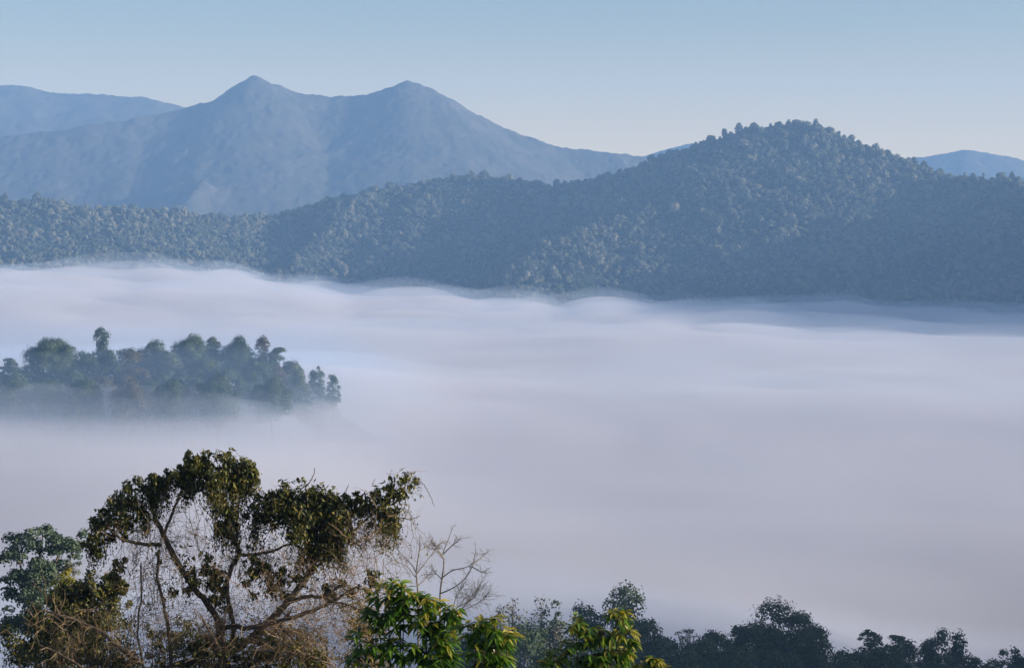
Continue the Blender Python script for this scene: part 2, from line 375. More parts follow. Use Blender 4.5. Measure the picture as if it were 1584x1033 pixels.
def lobes_for(style, h, wd, rng, low=.34):
    """crown built of lobes on a frame h tall and wd wide; low = where the crown begins"""
    L = []
    r = wd / 2
    if style in ('round', 'lean'):
        zc, rz = h * (low + .98) / 2, h * (.98 - low) / 2
        k = 26
        for i in range(k):
            u = 1 - 1.75 * (i + .5) / k; a = i * 2.39996 + rng.uniform(-.5, .5)
            s = r * rng.uniform(.20, .44)
            q = math.sqrt(max(0, 1 - u * u)) * rng.uniform(.68, 1.14)
            x, y = (r - s * .85) * q * math.cos(a), (r - s * .85) * q * math.sin(a)
            if style == 'lean': x += r * .4 * u
            L.append((x, y, zc + (rz - s * .6) * u * rng.uniform(.76, 1.10), s, s * .8 * min(1.7, max(.9, rz / r))))
        for i in range(5):
            L.append((rng.normal() * r * .25, rng.normal() * r * .25, zc + rng.normal() * rz * .3, r * .45, r * .4))
    elif style == 'tall':
        for i in range(24):
            zf = i / 23; a = i * 2.4 + rng.uniform(-.4, .4)
            env = (.55 + .45 * abs(math.sin(zf * 8.0 + .6))) * (1 - .42 * zf)
            s = r * rng.uniform(.36, .52) * (.5 + .5 * env)
            rr = max(0, r * env - s * .8) * rng.uniform(.7, 1)
            L.append((rr * math.cos(a), rr * math.sin(a), h * (low + (.95 - low) * zf), s, s * max(.8, .09 * h / s)))
    elif style == 'umbrella':
        for i in range(14):
            a = i * 2.4; q = math.sqrt((i + .4) / 14)
            L.append((r * .8 * q * math.cos(a), r * .8 * q * math.sin(a), h * (.93 - .13 * q * q + rng.uniform(-.05, .04)), r * rng.uniform(.24, .36), r * rng.uniform(.12, .19)))
        for i in range(4):
            a = rng.uniform(0, 6.28); L.append((r * .4 * math.cos(a), r * .4 * math.sin(a), h * rng.uniform(.55, .74), r * .27, r * .15))
    else:  # spread: flat tiers
        k = 36
        for i in range(k):
            zf = rng.uniform(0, 1); a = i * 2.39996; q = rng.uniform(.25, 1) ** .6
            s = r * rng.uniform(.17, .31)
            rr = (r - s * .8) * q * math.sqrt(max(.05, 1 - zf ** 2.2))
            L.append((rr * math.cos(a), rr * math.sin(a), h * low + (h * .96 - h * low - s * .5) * zf, s, s * .62))
        for i in range(5):
            L.append((rng.normal() * r * .3, rng.normal() * r * .3, h * (.45 + .3 * rng.uniform()), r * .38, r * .26))
    return L

def make_tree(name, base, h, wd, style, seed, mat, leaf, dens=.6, bark=None, sparse=False, low=.3):
    rng = np.random.default_rng(seed)
    root = bpy.data.objects.new(name, None); COL.objects.link(root); root.location = base
    root.empty_display_size = 1
    L = lobes_for(style, h, wd, rng, low)
    g = Geo()
    lean = rng.uniform(-.05, .05, 2) * h
    tr = wd * .026 + .10
    zt = h * (.74 if style in ('tall', 'umbrella') else .6)
    n = 7
    tt = np.linspace(0, 1, n)
    tp = np.stack([lean[0] * tt ** 1.5 + .06 * wd * np.sin(tt * 5 + seed) * tt, lean[1] * tt ** 1.5, -2.0 + (zt + 2.0) * tt], 1)
    g.tube(tp, tr * (1.25 - .75 * tt), 7)
    for (cx, cy, cz, sx, sz) in (L if sparse else L[::2]):
        f = rng.uniform(.45, .95); k = f * (n - 1); i = int(k); st = tp[i] + (tp[min(i + 1, n - 1)] - tp[i]) * (k - i)
        if st[2] > cz: st = tp[2] + (tp[3] - tp[2]) * rng.uniform()
        en = np.array([cx, cy, cz]); mid = st * .5 + en * .5 + np.array([0, 0, -.06 * h]) + rng.normal(size=3) * .02 * h
        pts = smooth_line([st, mid, en], 3)
        g.tube(pts, np.linspace(tr * .42, tr * .08, len(pts)), 4)
        if sparse:
            for q in range(9):
                d = rng.normal(size=3); d[2] = abs(d[2]); d /= np.linalg.norm(d)
                e2 = en + d * sx * np.array([1, 1, sz / sx]) * 1.1
                g.tube([en * .4 + mid * .6, (en * .8 + e2 * .2) + rng.normal(size=3) * .08 * sx, e2], [tr * .09, tr * .06, tr * .03], 3)
    obj('trunk', g.mesh('trunk', bark or M_barkf, True), root)
    C, N = crown_points(L, rng, leaf, dens)
    if sparse:
        keep = rng.uniform(size=len(C)) < .22; C, N = C[keep], N[keep]
    g = Geo(); g.cards(C, N, leaf, rng, .8)
    obj('crown', g.mesh('crown', mat), root)
    return root

# --- forest cover: crowns instanced on the hillsides
proto = bpy.data.collections.new('forest_crowns')
def crown_proto(seed, h, wd, leaf, style='round'):
    rng = np.random.default_rng(seed)
    L = lobes_for(style, h, wd, rng, .22)
    C, N = crown_points(L, rng, leaf, .5)
    g = Geo(); g.cards(C, N, leaf, rng, .85)
    g.tube([(0, 0, -3), (0, 0, h * .3), (.2, 0, h * .7)], [.3, .25, .1], 5)
    o = bpy.data.objects.new('forest_crown', g.mesh('forest_crown', M_forest)); proto.objects.link(o)
for s, (h, wd, st) in enumerate([(13, 12, 'round'), (15, 13, 'round'), (12, 13, 'spread'), (15, 12, 'lean'), (12, 14, 'round'), (16, 10, 'round')]):
    crown_proto(100 + s, h, wd, 1.5, st)

def forest(name, pts, scale, seed, label):
    rng = np.random.default_rng(seed); n = len(pts)
    me = bpy.data.meshes.new(name); me.vertices.add(n); me.vertices.foreach_set('co', pts.astype(np.float32).ravel())
    sv = scale[:, None] * np.stack([rng.uniform(.8, 1.25, n), rng.uniform(.8, 1.25, n), rng.uniform(.7, 1.3, n)], 1)
    a = me.attributes.new('scl', 'FLOAT_VECTOR', 'POINT'); a.data.foreach_set('vector', sv.astype(np.float32).ravel())
    a = me.attributes.new('rot', 'FLOAT', 'POINT'); a.data.foreach_set('value', rng.uniform(0, 6.283, n).astype(np.float32))
    a = me.attributes.new('pick', 'INT', 'POINT'); a.data.foreach_set('value', rng.integers(0, 6, n).astype(np.int32))
    o = obj(name, me); tag(o, label, 'forest', kind='stuff')
    ng = bpy.data.node_groups.new(name, 'GeometryNodeTree')
    ng.interface.new_socket('Geometry', in_out='INPUT', socket_type='NodeSocketGeometry')
    ng.interface.new_socket('Geometry', in_out='OUTPUT', socket_type='NodeSocketGeometry')
    N = ng.nodes.new
    gi, go, ci, ip = N('NodeGroupInput'), N('NodeGroupOutput'), N('GeometryNodeCollectionInfo'), N('GeometryNodeInstanceOnPoints')
    ci.inputs[0].default_value = proto; ci.inputs['Separate Children'].default_value = True; ci.inputs['Reset Children'].default_value = True
    ip.inputs['Pick Instance'].default_value = True
    def at(nm, ty):
        x = N('GeometryNodeInputNamedAttribute'); x.data_type = ty; x.inputs[0].default_value = nm; return x.outputs['Attribute']
    cx = N('ShaderNodeCombineXYZ'); ng.links.new(at('rot', 'FLOAT'), cx.inputs[2])
    er = N('FunctionNodeEulerToRotation'); ng.links.new(cx.outputs[0], er.inputs[0])
    ng.links.new(gi.outputs[0], ip.inputs['Points']); ng.links.new(ci.outputs[0], ip.inputs['Instance'])
    ng.links.new(at('pick', 'INT'), ip.inputs['Instance Index']); ng.links.new(er.outputs[0], ip.inputs['Rotation'])
    ng.links.new(at('scl', 'FLOAT_VECTOR'), ip.inputs['Scale']); ng.links.new(ip.outputs[0], go.inputs[0])
    md = o.modifiers.new('forest', 'NODES'); md.node_group = ng
    return o

def scatter(zf, x0, x1, y0, y1, step, seed, zmin, half=.305):
    rng = np.random.default_rng(seed)
    X, Y = grid(x0, x1, y0, y1, step)
    X = X + rng.uniform(-.45, .45, X.shape) * step; Y = Y + rng.uniform(-.45, .45, X.shape) * step
    Z = zf(X, Y)
    keep = (Z > zmin) & (np.abs(X) < Y * half + 60)
    X, Y, Z = X[keep], Y[keep], Z[keep]
    return np.stack([X, Y, Z - 1.5], -1), rng
p, rng = scatter(hill_z, -1200, 1300, 2050, 3120, 5.6, 3, -172)
sc_ = np.clip(.47 * np.exp(.36 * rng.normal(size=len(p))) * (1 + .9 * fbm(p[:, 0] / 45, p[:, 1] / 45, 7, 3)), .22, 1.2)
p[:, 2] -= 3.2 * sc_
forest('forest', p, sc_, 4, 'dense forest of rounded crowns covering the summit hill')
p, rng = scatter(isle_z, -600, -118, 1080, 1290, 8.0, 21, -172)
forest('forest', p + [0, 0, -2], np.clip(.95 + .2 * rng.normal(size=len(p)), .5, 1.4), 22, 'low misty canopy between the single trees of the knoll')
# --- single trees along the crest of the wooded hill
def copy_tree(src, base, scale, rz, label, group):
    r = src.copy(); COL.objects.link(r); r.location = base; r.scale = (scale[0], scale[0], scale[1]); r.rotation_euler = (0, 0, rz)
    r['label'] = label; r['group'] = group
    for ch in src.children:
        k = ch.copy(); COL.objects.link(k); k.parent = r
    return r
crest = hill_ridges[0][0]
CREST_LABEL = 'dark little tree standing up along the crest of the wooded hill'
protos = {}
crest_spots = [(5, 14, 'r'), (40, 10, 'r'), (78, 12, 'r'), (180, 11, 'r'), (235, 10, 's'), (300, 10, 'r'), (655, 15, 't'), (700, 12, 'r'), (728, 14, 's'), (755, 12, 'r'), (815, 10, 'r'), (858, 16, 't'), (905, 13, 'r'), (960, 11, 'r'), (1010, 10, 'r'), (1048, 11, 's'), (1075, 14, 'r'), (1119, 19, 'r'), (1140, 14, 's'), (1163, 16, 'r'), (1190, 12, 'r'), (1218, 13, 's'), (1240, 12, 'r'), (1262, 11, 'r'), (1296, 17, 't'), (1326, 15, 'r'), (1350, 13, 's'), (1372, 12, 'r'), (1392, 14, 'r'), (1418, 12, 'r'), (1447, 13, 'r'), (1490, 17, 's'), (1503, 16, 'r'), (1519, 18, 't'), (1543, 19, 'r'), (1568, 12, 'r')]
ang = (crest[:, 0] / crest[:, 1]) * 2956 + 792
for i, (px, h, st) in enumerate(crest_spots):
    yy = np.interp(px, ang, crest[:, 1]); x = (px - 792) / 2956 * yy
    base = (x, yy, float(hill_z(np.array([x]), np.array([yy]))[0]) - 2.2)
    sty = {'r': 'round', 't': 'tall', 's': 'spread'}[st]; wd = {'r': 11, 't': 7, 's': 13}[st]
    if st not in protos:
        protos[st] = t = make_tree('forest_tree', base, 16, wd, sty, 300 + i, M_forest, 1.1, .6, low=.12)
        tag(t, CREST_LABEL, 'tree', 'trees along the hill crest'); t.scale = (h / 18,) * 3
    else:
        copy_tree(protos[st], base, (h / 18 * .9, h / 18), i * 1.7, CREST_LABEL, 'trees along the hill crest')

# --- trees of the knoll in the fog: (px, top py, crown width px, style, distance, leaves, label)
def gz(f, x, y): return float(f(np.array([float(x)]), np.array([float(y)]))[0])
def pix_trees(rows, zf, group, leaf, seed, dens=.6, hmax=40, low=.3, wide=1.2):
    for i, (px, py, wpx, style, Yd, mat, lab) in enumerate(rows):
        top = P(px, py, Yd); z0 = gz(zf, top[0], Yd)
        h = max(6.0, min(hmax, top[2] - z0)); z0 = top[2] - h
        sp = mat == 'g'
        t = make_tree('tree', (top[0], Yd, z0), h, (wpx * wide) / 2956 * Yd, style, seed + i, {'i': M_island, 'a': M_russet, 'g': M_grey, 'd': M_dark}[mat], leaf, dens, sparse=sp, low=low)
        tag(t, lab, 'tree', group)
isle = [
    (15, 546, 46, 'spread', 1150, 'i', 'low dark tree cut by the left edge of the photo on the foggy knoll'),
    (82, 521, 72, 'round', 1160, 'i', 'big mushroom headed tree standing clear of its neighbours at the knoll left end'),
    (52, 556, 34, 'round', 1150, 'i', 'small round bush tree tucked against the left foot of the mushroom headed tree'),
    (157, 508, 36, 'tall', 1190, 'i', 'narrow two tiered tree that is the tallest on the foggy knoll'),
    (132, 545, 52, 'round', 1175, 'i', 'bushy tree leaning on the left side of the narrow two tiered tree'),
    (168, 546, 40, 'round', 1160, 'i', 'dark low dome of leaves in front of the narrow two tiered tree'),
    (198, 534, 40, 'round', 1185, 'i', 'rounded tree just right of the narrow two tiered tree'),
    (230, 527, 50, 'round', 1190, 'i', 'flat topped tree midway between the tallest tree and the knoll centre'),
    (262, 538, 40, 'round', 1180, 'i', 'sloping tree filling the dip left of the highest central crown'),
    (294, 517, 58, 'round', 1195, 'i', 'high central crown rising in a point in the middle of the knoll'),
    (330, 523, 36, 'tall', 1200, 'i', 'upright crown just right of the high central crown'),
    (365, 521, 58, 'round', 1200, 'i', 'broad dark crown making the right summit of the knoll'),
    (406, 522, 34, 'tall', 1195, 'a', 'brownish upright crown poking over the right summit of the knoll'),
    (430, 534, 50, 'spread', 1195, 'i', 'flat spreading crown overhanging the right shoulder of the knoll'),
    (452, 557, 42, 'round', 1190, 'i', 'rounded tree below the flat spreading crown at the right shoulder'),
    (489, 568, 27, 'round', 1200, 'i', 'lone round treetop half sunk in fog off the right end of the knoll'),
    (514, 577, 24, 'round', 1205, 'i', 'last faint treetop sinking into the fog at the knoll right tip'),
    (205, 560, 60, 'round', 1150, 'a', 'russet tree fading into mist low in the front of the knoll'),
    (110, 570, 50, 'round', 1145, 'i', 'misty tree low between the mushroom headed and the tallest trees'),
    (258, 566, 54, 'round', 1155, 'i', 'misty rounded tree under the dip left of the central crown'),
    (318, 548, 60, 'round', 1165, 'i', 'pale lit rounded tree in front of the high central crown'),
    (358, 562, 54, 'round', 1160, 'i', 'misty tree in front of the broad dark right summit crown'),
    (395, 552, 48, 'round', 1165, 'i', 'lit dome shaped tree low on the right half of the knoll'),
    (425, 566, 44, 'round', 1170, 'a', 'brown tree fading into mist at the lower right of the knoll'),
    (65, 580, 60, 'spread', 1135, 'i', 'misty low tree under the mushroom headed tree'),
    (160, 578, 58, 'round', 1140, 'a', 'faint russet tree deep in the mist below the tallest tree'),
    (230, 590, 60, 'round', 1140, 'i', 'faintest tree deep in the mist below the dip of the knoll'),
    (300, 582, 60, 'round', 1145, 'i', 'faint tree deep in the mist below the high central crown'),
    (380, 588, 60, 'round', 1150, 'i', 'faint tree deep in the mist below the right summit of the knoll'),
    (462, 584, 40, 'round', 1170, 'i', 'faint tree in the mist just before the lone right treetop'),
    (70, 584, 64, 'round', 1105, 'i', 'ghostly tree low in the mist under the mushroom headed tree'),
    (130, 586, 64, 'round', 1100, 'i', 'ghostly tree lowest in the mist below the tallest tree'),
    (200, 586, 64, 'round', 1095, 'a', 'ghostly brown tree lowest in the mist before the middle of the knoll'),
    (265, 582, 60, 'round', 1100, 'i', 'ghostly tree lowest in the mist left of the central crown foot'),
    (335, 580, 64, 'round', 1105, 'i', 'ghostly tree lowest in the mist right of the central crown foot'),
    (420, 580, 56, 'round', 1120, 'i', 'ghostly tree lowest in the mist at the right of the knoll'),
    (20, 590, 60, 'round', 1105, 'i', 'ghostly tree lowest in the mist at the left edge of the photo'),
    (20, 574, 60, 'round', 1130, 'i', 'misty low tree in the lower left corner of the knoll'),
]
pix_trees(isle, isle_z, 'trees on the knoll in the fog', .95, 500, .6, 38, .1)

# --- tree line on the ridge below the viewpoint
line = [
    (785, 914, 66, 'round', 340, 'g', 'grey thinly leaved tree at the left end of the tree line'),
    (822, 926, 44, 'lean', 345, 'g', 'small grey tree right of the thinly leaved one at the tree line left end'),
    (853, 926, 52, 'round', 340, 'd', 'rounded tree left of the dark step in the tree line'),
    (905, 930, 54, 'round', 345, 'd', 'dark low crown leaning on the left of the tall pagoda shaped tree'),
    (938, 926, 40, 'round', 350, 'd', 'small crown squeezed against the left of the tall pagoda shaped tree'),
    (968, 907, 74, 'tall', 345, 'd', 'tall dark pagoda shaped tree behind the gold tipped shrub'),
    (1000, 946, 60, 'round', 340, 'd', 'dark crown at the right foot of the tall pagoda shaped tree'),
    (1024, 974, 60, 'round', 350, 'd', 'low dark tree between the pagoda shaped tree and the feathery tree'),
    (1061, 957, 44, 'umbrella', 355, 'g', 'thin feathery tree with a clear stem between two dark crowns'),
    (1108, 966, 60, 'round', 355, 'd', 'dark crown left of the widest tree in the line'),
    (1162, 948, 84, 'round', 360, 'd', 'left half crown of the widest dark pair in the tree line'),
    (1222, 942, 112, 'round', 365, 'd', 'widest dark spreading tree standing in the tree line'),
    (1262, 966, 70, 'round', 355, 'd', 'drooping crown under the right side of the widest dark tree'),
    (1318, 992, 60, 'round', 370, 'd', 'low misty tree left of the two umbrella topped trees'),
    (1347, 963, 36, 'umbrella', 380, 'd', 'umbrella topped slim tree, left and taller of the pair'),
    (1391, 967, 40, 'umbrella', 385, 'd', 'umbrella topped slim tree, right and paler of the pair'),
    (1352, 985, 44, 'round', 375, 'd', 'bush crown at the foot of the taller umbrella topped tree'),
    (1400, 990, 60, 'round', 380, 'd', 'bush crown at the foot of the paler umbrella topped tree'),
    (1452, 974, 64, 'round', 390, 'd', 'dense rounded tree right of the umbrella topped pair'),
    (1484, 979, 40, 'tall', 390, 'd', 'knobbly dark tree leaning at the right edge of the dense rounded tree'),
    (1505, 1004, 40, 'round', 390, 'd', 'low crown stepping down to the gap near the right corner'),
    (1562, 1003, 54, 'round', 395, 'd', 'small dark tree just short of the right edge of the photo'),
    (1590, 1008, 60, 'round', 395, 'd', 'dark tree cut by the right edge of the photo'),
    (1010, 985, 80, 'round', 338, 'd', 'misty dark tree filling the low gap right of the gold tipped shrub'),
    (1085, 980, 70, 'round', 345, 'd', 'low dark tree between the feathery tree and the widest dark pair'),
    (1372, 998, 80, 'round', 362, 'd', 'misty tree low between the two umbrella topped trees'),
    (1530, 1018, 70, 'round', 385, 'd', 'lowest misty tree in the gap by the right corner'),
    (740, 960, 90, 'round', 320, 'd', 'misty dark tree seen between the two leafy shrubs'),
    (810, 965, 80, 'round', 315, 'd', 'misty dark tree low under the grey thinly leaved tree'),
    (870, 966, 80, 'round', 318, 'g', 'pale lit tree low in the mist left of the gold tipped shrub'),
    (1060, 998, 80, 'round', 330, 'd', 'misty tree low under the feathery tree'),
    (1140, 1000, 90, 'round', 335, 'd', 'misty tree low under the left crown of the widest dark pair'),
    (1220, 1002, 90, 'round', 335, 'd', 'misty tree low under the widest dark spreading tree'),
    (690, 975, 80, 'round', 318, 'd', 'misty dark tree mostly behind the biggest leafy shrub'),
    (930, 985, 80, 'round', 316, 'd', 'misty dark tree behind the gold tipped shrub'),
    (1300, 1012, 80, 'round', 350, 'd', 'misty tree low at the right foot of the widest dark tree'),
    (1450, 1010, 90, 'round', 372, 'd', 'misty tree low under the dense rounded tree'),
]
pix_trees(line, ground_z, 'trees of the misty tree line below', .5, 700, .5, 36, .42, 1.3)

# --- the haze-tinted tree at the left edge, beyond the thicket
def part_tree(name, base, stems, lobes, leaf, mat, seed, label, per=1.0, bark=None):
    rng = np.random.default_rng(seed)
    root = bpy.data.objects.new(name, None); COL.objects.link(root); root.location = base
    tag(root, label, 'tree')
    g = Geo(); b0 = np.array(base)
    for pts, r0, r1 in stems:
        l = smooth_line(np.asarray(pts) - b0, 4); g.tube(l, np.linspace(r0, r1, len(l)), 6)
    obj('trunk', g.mesh('trunk', bark or M_barkd, True), root)
    C, N = crown_points([(a - b0[0], b - b0[1], d - b0[2], r, rz) for (a, b, d, r, rz) in lobes], rng, leaf, per)
    g = Geo(); g.cards(C, N, leaf, rng, .6)
    obj('crown', g.mesh('crown', mat), root)
    return root
YB = 150.0
rng = np.random.default_rng(77)
lob = []
for (px, py, r) in [(30, 835, 26), (62, 822, 24), (95, 828, 26), (118, 832, 18), (20, 860, 24), (60, 850, 28), (100, 855, 22), (45, 885, 26), (75, 880, 20), (35, 910, 30), (70, 915, 26), (15, 900, 18), (110, 880, 14), (50, 940, 30), (90, 935, 26), (25, 965, 30), (75, 975, 36), (120, 960, 30), (150, 990, 34), (30, 1010, 40), (100, 1020, 40)]:
    for k in range(5):
        q = P(px + rng.uniform(-16, 16), py + rng.uniform(-10, 14), YB + rng.uniform(-2.5, 2.5)); rr = r * rng.uniform(.35, .62) / 2956 * YB
        lob.append((*q, rr, rr * .75))
for k in range(70):
    q = P(rng.uniform(2, 128), rng.uniform(835, 1000), YB + rng.uniform(-2, 2)); rr = rng.uniform(9, 17) / 2956 * YB
    lob.append((*q, rr, rr * .8))
bx = P(60, 1000, YB)[0]; bz = gz(ground_z, bx, YB)
part_tree('tree', (bx, YB, bz), [([(bx, YB, bz - 1), P(58, 1000, YB), P(55, 930, YB), P(62, 860, YB), P(66, 830, YB)], .35, .06), ([P(55, 930, YB), P(35, 890, YB), P(28, 845, YB)], .16, .04), ([P(58, 900, YB), P(85, 870, YB), P(98, 835, YB)], .16, .04)], lob, .30, M_hazed, 78, 'blue green hazy tree beyond the thicket at the left edge', .55)

# --- bare trees behind the leafy shrubs
def bare(base_py, rows, Yd, seed, label, twigs=95, tl=.33, r0=1.25):
    rng = np.random.default_rng(seed)
    f = Yd / 2956
    b0 = P(rows[0][0][0], rows[0][0][1], Yd); gx = b0[0]; g0 = gz(ground_z, gx, Yd)
    base = np.array([gx, Yd, g0])
    root = bpy.data.objects.new('bare_tree', None); COL.objects.link(root); root.location = base; tag(root, label, 'tree', 'leafless trees behind the shrubs')
    def poly(row, dep): return np.array([P(a, b, Yd + dep * (k / max(1, len(row) - 1))) for k, (a, b) in enumerate(row)]) - base
    main = poly(rows[0], rng.uniform(-.6, .6)); main = np.vstack([[0, 0, -.5], main[0] * .5 + [0, 0, -.25], main])
    lines = [smooth_line(main, 4)] + [smooth_line(poly(row, rng.uniform(-1.2, 1.2)), 4) for row in rows[1:]]
    for bi, q in enumerate(lines):
        g = Geo(); g.tube(q, np.linspace(r0 * f * (.85 if bi else 1.8), r0 * f * .3, len(q)), 6)
        for k in range(twigs // len(lines)):
            i = rng.integers(int(len(q) * .45), len(q))
            d = q[i] - q[max(0, i - 1)]; d = d / (np.linalg.norm(d) + 1e-9) + rng.normal(size=3) * .75 + [0, 0, .15]; d /= np.linalg.norm(d)
            L = tl * rng.uniform(.4, 1.2); p1 = q[i] + d * L * .5 + rng.normal(size=3) * .06 * L; p2 = q[i] + d * L + rng.normal(size=3) * .12 * L
            g.tube([q[i], p1, p2], np.array([.30, .22, .13]) * r0 * f, 3)
            for s in range(2):
                p3 = p1 + (d + rng.normal(size=3) * .6) * L * .4; g.tube([p1, p3], np.array([.18, .11]) * r0 * f, 3)
        nm = 'branch' if bi else 'trunk'
        obj(nm, g.mesh(nm, M_barkf, True), root)
bare(1000, [[(647, 960), (646, 911), (644, 886), (646, 868), (649, 847), (649, 826)], [(644, 888), (661, 866), (676, 846), (684, 838)], [(643, 884), (637, 873), (624, 860), (611, 845)], [(644, 892), (640, 889), (631, 877), (613, 868), (604, 866)], [(647, 905), (656, 897), (662, 890)], [(648, 852), (660, 845), (668, 838)]], 62, 91, 'leafless tree forking low, left one of the two behind the biggest shrub')
bare(1000, [[(681, 970), (681, 918), (684, 894), (687, 868), (685, 857), (695, 830), (699, 819)], [(685, 860), (676, 848), (667, 834)], [(686, 856), (700, 843), (714, 832)], [(684, 893), (700, 882), (721, 877), (732, 871)], [(683, 917), (704, 907), (723, 890), (732, 870), (736, 848)], [(731, 872), (742, 864), (752, 855)], [(730, 876), (744, 884), (753, 886)], [(687, 864), (675, 852), (660, 846)], [(684, 896), (676, 888), (670, 882)]], 64, 92, 'leafless tree with a long bent right limb, right one behind the biggest shrub', 125)
bare(1000, [[(690, 990), (697, 950), (712, 935), (722, 918)], [(697, 948), (723, 940), (742, 930), (752, 922)], [(698, 948), (715, 940), (735, 915)], [(700, 944), (705, 925), (712, 912)], [(712, 936), (732, 925), (738, 912)]], 120, 93, 'small fan shaped leafless tree in the mist right of the biggest shrub', 170, 1.0, 1.0)

# ------------------------------------------------------------------ the vine draped tree in front
YV = 45.0; FV = YV / 2956
rv = np.random.default_rng(2024)
vb = P(340, 1033, YV); vbase = np.array([vb[0], YV, gz(ground_z, vb[0], YV)])
vt = bpy.data.objects.new('vine_draped_tree', None); COL.objects.link(vt); vt.location = vbase
tag(vt, 'wide arching tree draped in vines and bare twigs in front of the fog', 'tree')
def vl(rows, n=5):
    """rows (px, py, radius px, depth m)"""
    a = np.array([[*(P(r[0], r[1], YV + r[3]) - vbase), r[2] * FV * 1.2] for r in rows])
    return smooth_line(a, n)
limb_lines = []
def limb(name, rows, mat=M_bark, k=7, wig=.6):
    l = vl(rows); l[1:-1, :3] += rv.normal(size=(len(l) - 2, 3)) * wig * FV
    g = Geo(); g.tube(l[:, :3], np.maximum(l[:, 3], .25 * FV), k)
    obj(name, g.mesh(name, mat, True), vt); limb_lines.append(l)
limb('trunk', [(350, 1400, 12, 0), (348, 1120, 9, 0), (345, 1040, 7, 0), (348, 1012, 5.5, 0), (372, 1000, 5, .1), (395, 980, 5, .1), (417, 960, 5, 0), (445, 931, 4.6, -.1), (473, 894, 4.2, -.1), (485, 872, 3.6, 0), (495, 850, 3, .1), (510, 815, 2.2, .2)])
for rows in [
    [(345, 1040, 6, .1), (300, 1022, 4.5, .5), (256, 1034, 4, .8)],
    [(300, 1022, 4, .4), (332, 987, 3.6, .4), (357, 968, 3.2, .4), (380, 971, 3.2, -.3), (427, 961, 3, -.4), (473, 948, 2.6, -.5), (511, 932, 2.2, -.5), (540, 914, 1.6, -.5), (560, 905, 1, -.5)],
    [(443, 932, 2.8, -.1), (473, 922, 2.6, -.4), (496, 921, 2.3, -.5), (522, 909, 2, -.6), (537, 900, 1.4, -.6)],
    [(496, 921, 1.8, -.5), (525, 932, 1.4, -.5), (560, 942, .9, -.5)],
    [(346, 1030, 6, .2), (338, 965, 4.6, .5), (318, 930, 4.2, .6), (297, 905, 4, .6), (270, 861, 3.8, .5), (253, 827, 3.4, .4), (240, 800, 3, .3), (232, 775, 2.4, .2), (228, 755, 1.6, .2)],
    [(249, 843, 2.6, .4), (230, 841, 2.4, .2), (205, 838, 2.2, 0), (186, 832, 1.8, -.2), (165, 815, 1.3, -.3)],
    [(253, 827, 2.2, .4), (262, 805, 2, .6), (272, 780, 1.6, .8), (285, 750, 1.2, .8)],
    [(360, 1000, 4, .3), (360, 960, 3, .3), (351, 919, 3.1, .3), (355, 885, 3.1, .3), (367, 862, 3, .3), (367, 844, 2.8, .3), (352, 812, 2.4, .3), (345, 780, 2, .3), (340, 745, 1.4, .3)],
    [(367, 858, 2.2, .3), (400, 856, 1.9, .2), (440, 845, 1.6, .2), (490, 822, 1.3, .2), (540, 800, 1, .2)],
    [(473, 894, 2.4, -.1), (500, 868, 2, -.1), (530, 835, 1.8, 0), (565, 805, 1.5, 0), (600, 775, 1.2, 0), (625, 745, .8, 0)],
    [(495, 850, 2, .1), (475, 810, 1.8, .3), (455, 785, 1.5, .4), (430, 770, 1, .4)],
    [(222, 1027, 3.2, -.4), (191, 1004, 3, -.5), (174, 992, 2.4, -.5), (147, 970, 2, -.5), (99, 953, 1.6, -.6), (65, 944, 1.1, -.6)],
    [(130, 1034, 2, -.8), (89, 1009, 1.6, -.8), (61, 997, 1, -.8)],
    [(347, 1014, 2.4, -.3), (330, 985, 1.9, -.4), (312, 954, 1.3, -.4)],
    [(348, 1012, 1.8, -.3), (346, 980, 1.5, -.3), (349, 950, 1, -.3)],
    [(380, 1006, 2, -.6), (420, 1006, 1.8, -.6), (455, 1010, 1.6, -.6), (492, 1019, 1.3, -.6), (525, 1034, 1, -.6)],
    [(430, 962, 1.7, -.4), (450, 985, 1.4, -.4), (475, 1008, 1, -.4)],
    [(480, 866, 1.6, 0), (510, 866, 1.4, -.2), (530, 872, 1.2, -.2), (548, 890, .8, -.2)],
    [(246, 850, 2, -.2), (244, 891, 2, -.2), (252, 932, 2.2, -.2), (259, 963, 2.4, -.2), (263, 997, 2.6, -.2), (266, 1040, 2.8, -.2)],
    [(218, 870, 1, 0), (219, 919, 1.3, 0), (213, 977, 1.4, 0), (222, 1034, 1.6, 0)],
    [(380, 1040, 3, -.2), (405, 1005, 2.6, -.2), (425, 975, 2.2, -.2), (450, 945, 1.6, -.2)],
    [(464, 758, .9, 0), (476, 748, .8, 0), (484, 736, .6, 0), (487, 723, .4, 0)],
    [(527, 775, .8, 0), (533, 764, .6, 0), (539, 749, .4, 0)],
    [(643, 738, .6, 0), (657, 750, .5, 0), (665, 765, .4, 0), (672, 783, .3, 0)],
    [(620, 800, .8, 0), (635, 803, .6, 0), (650, 797, .3, 0)],
    [(390, 742, .7, 0), (400, 755, .5, 0), (410, 768, .4, 0)],
]:
    limb('branch', rows, M_bark if rv.uniform() < .7 else M_barkd)

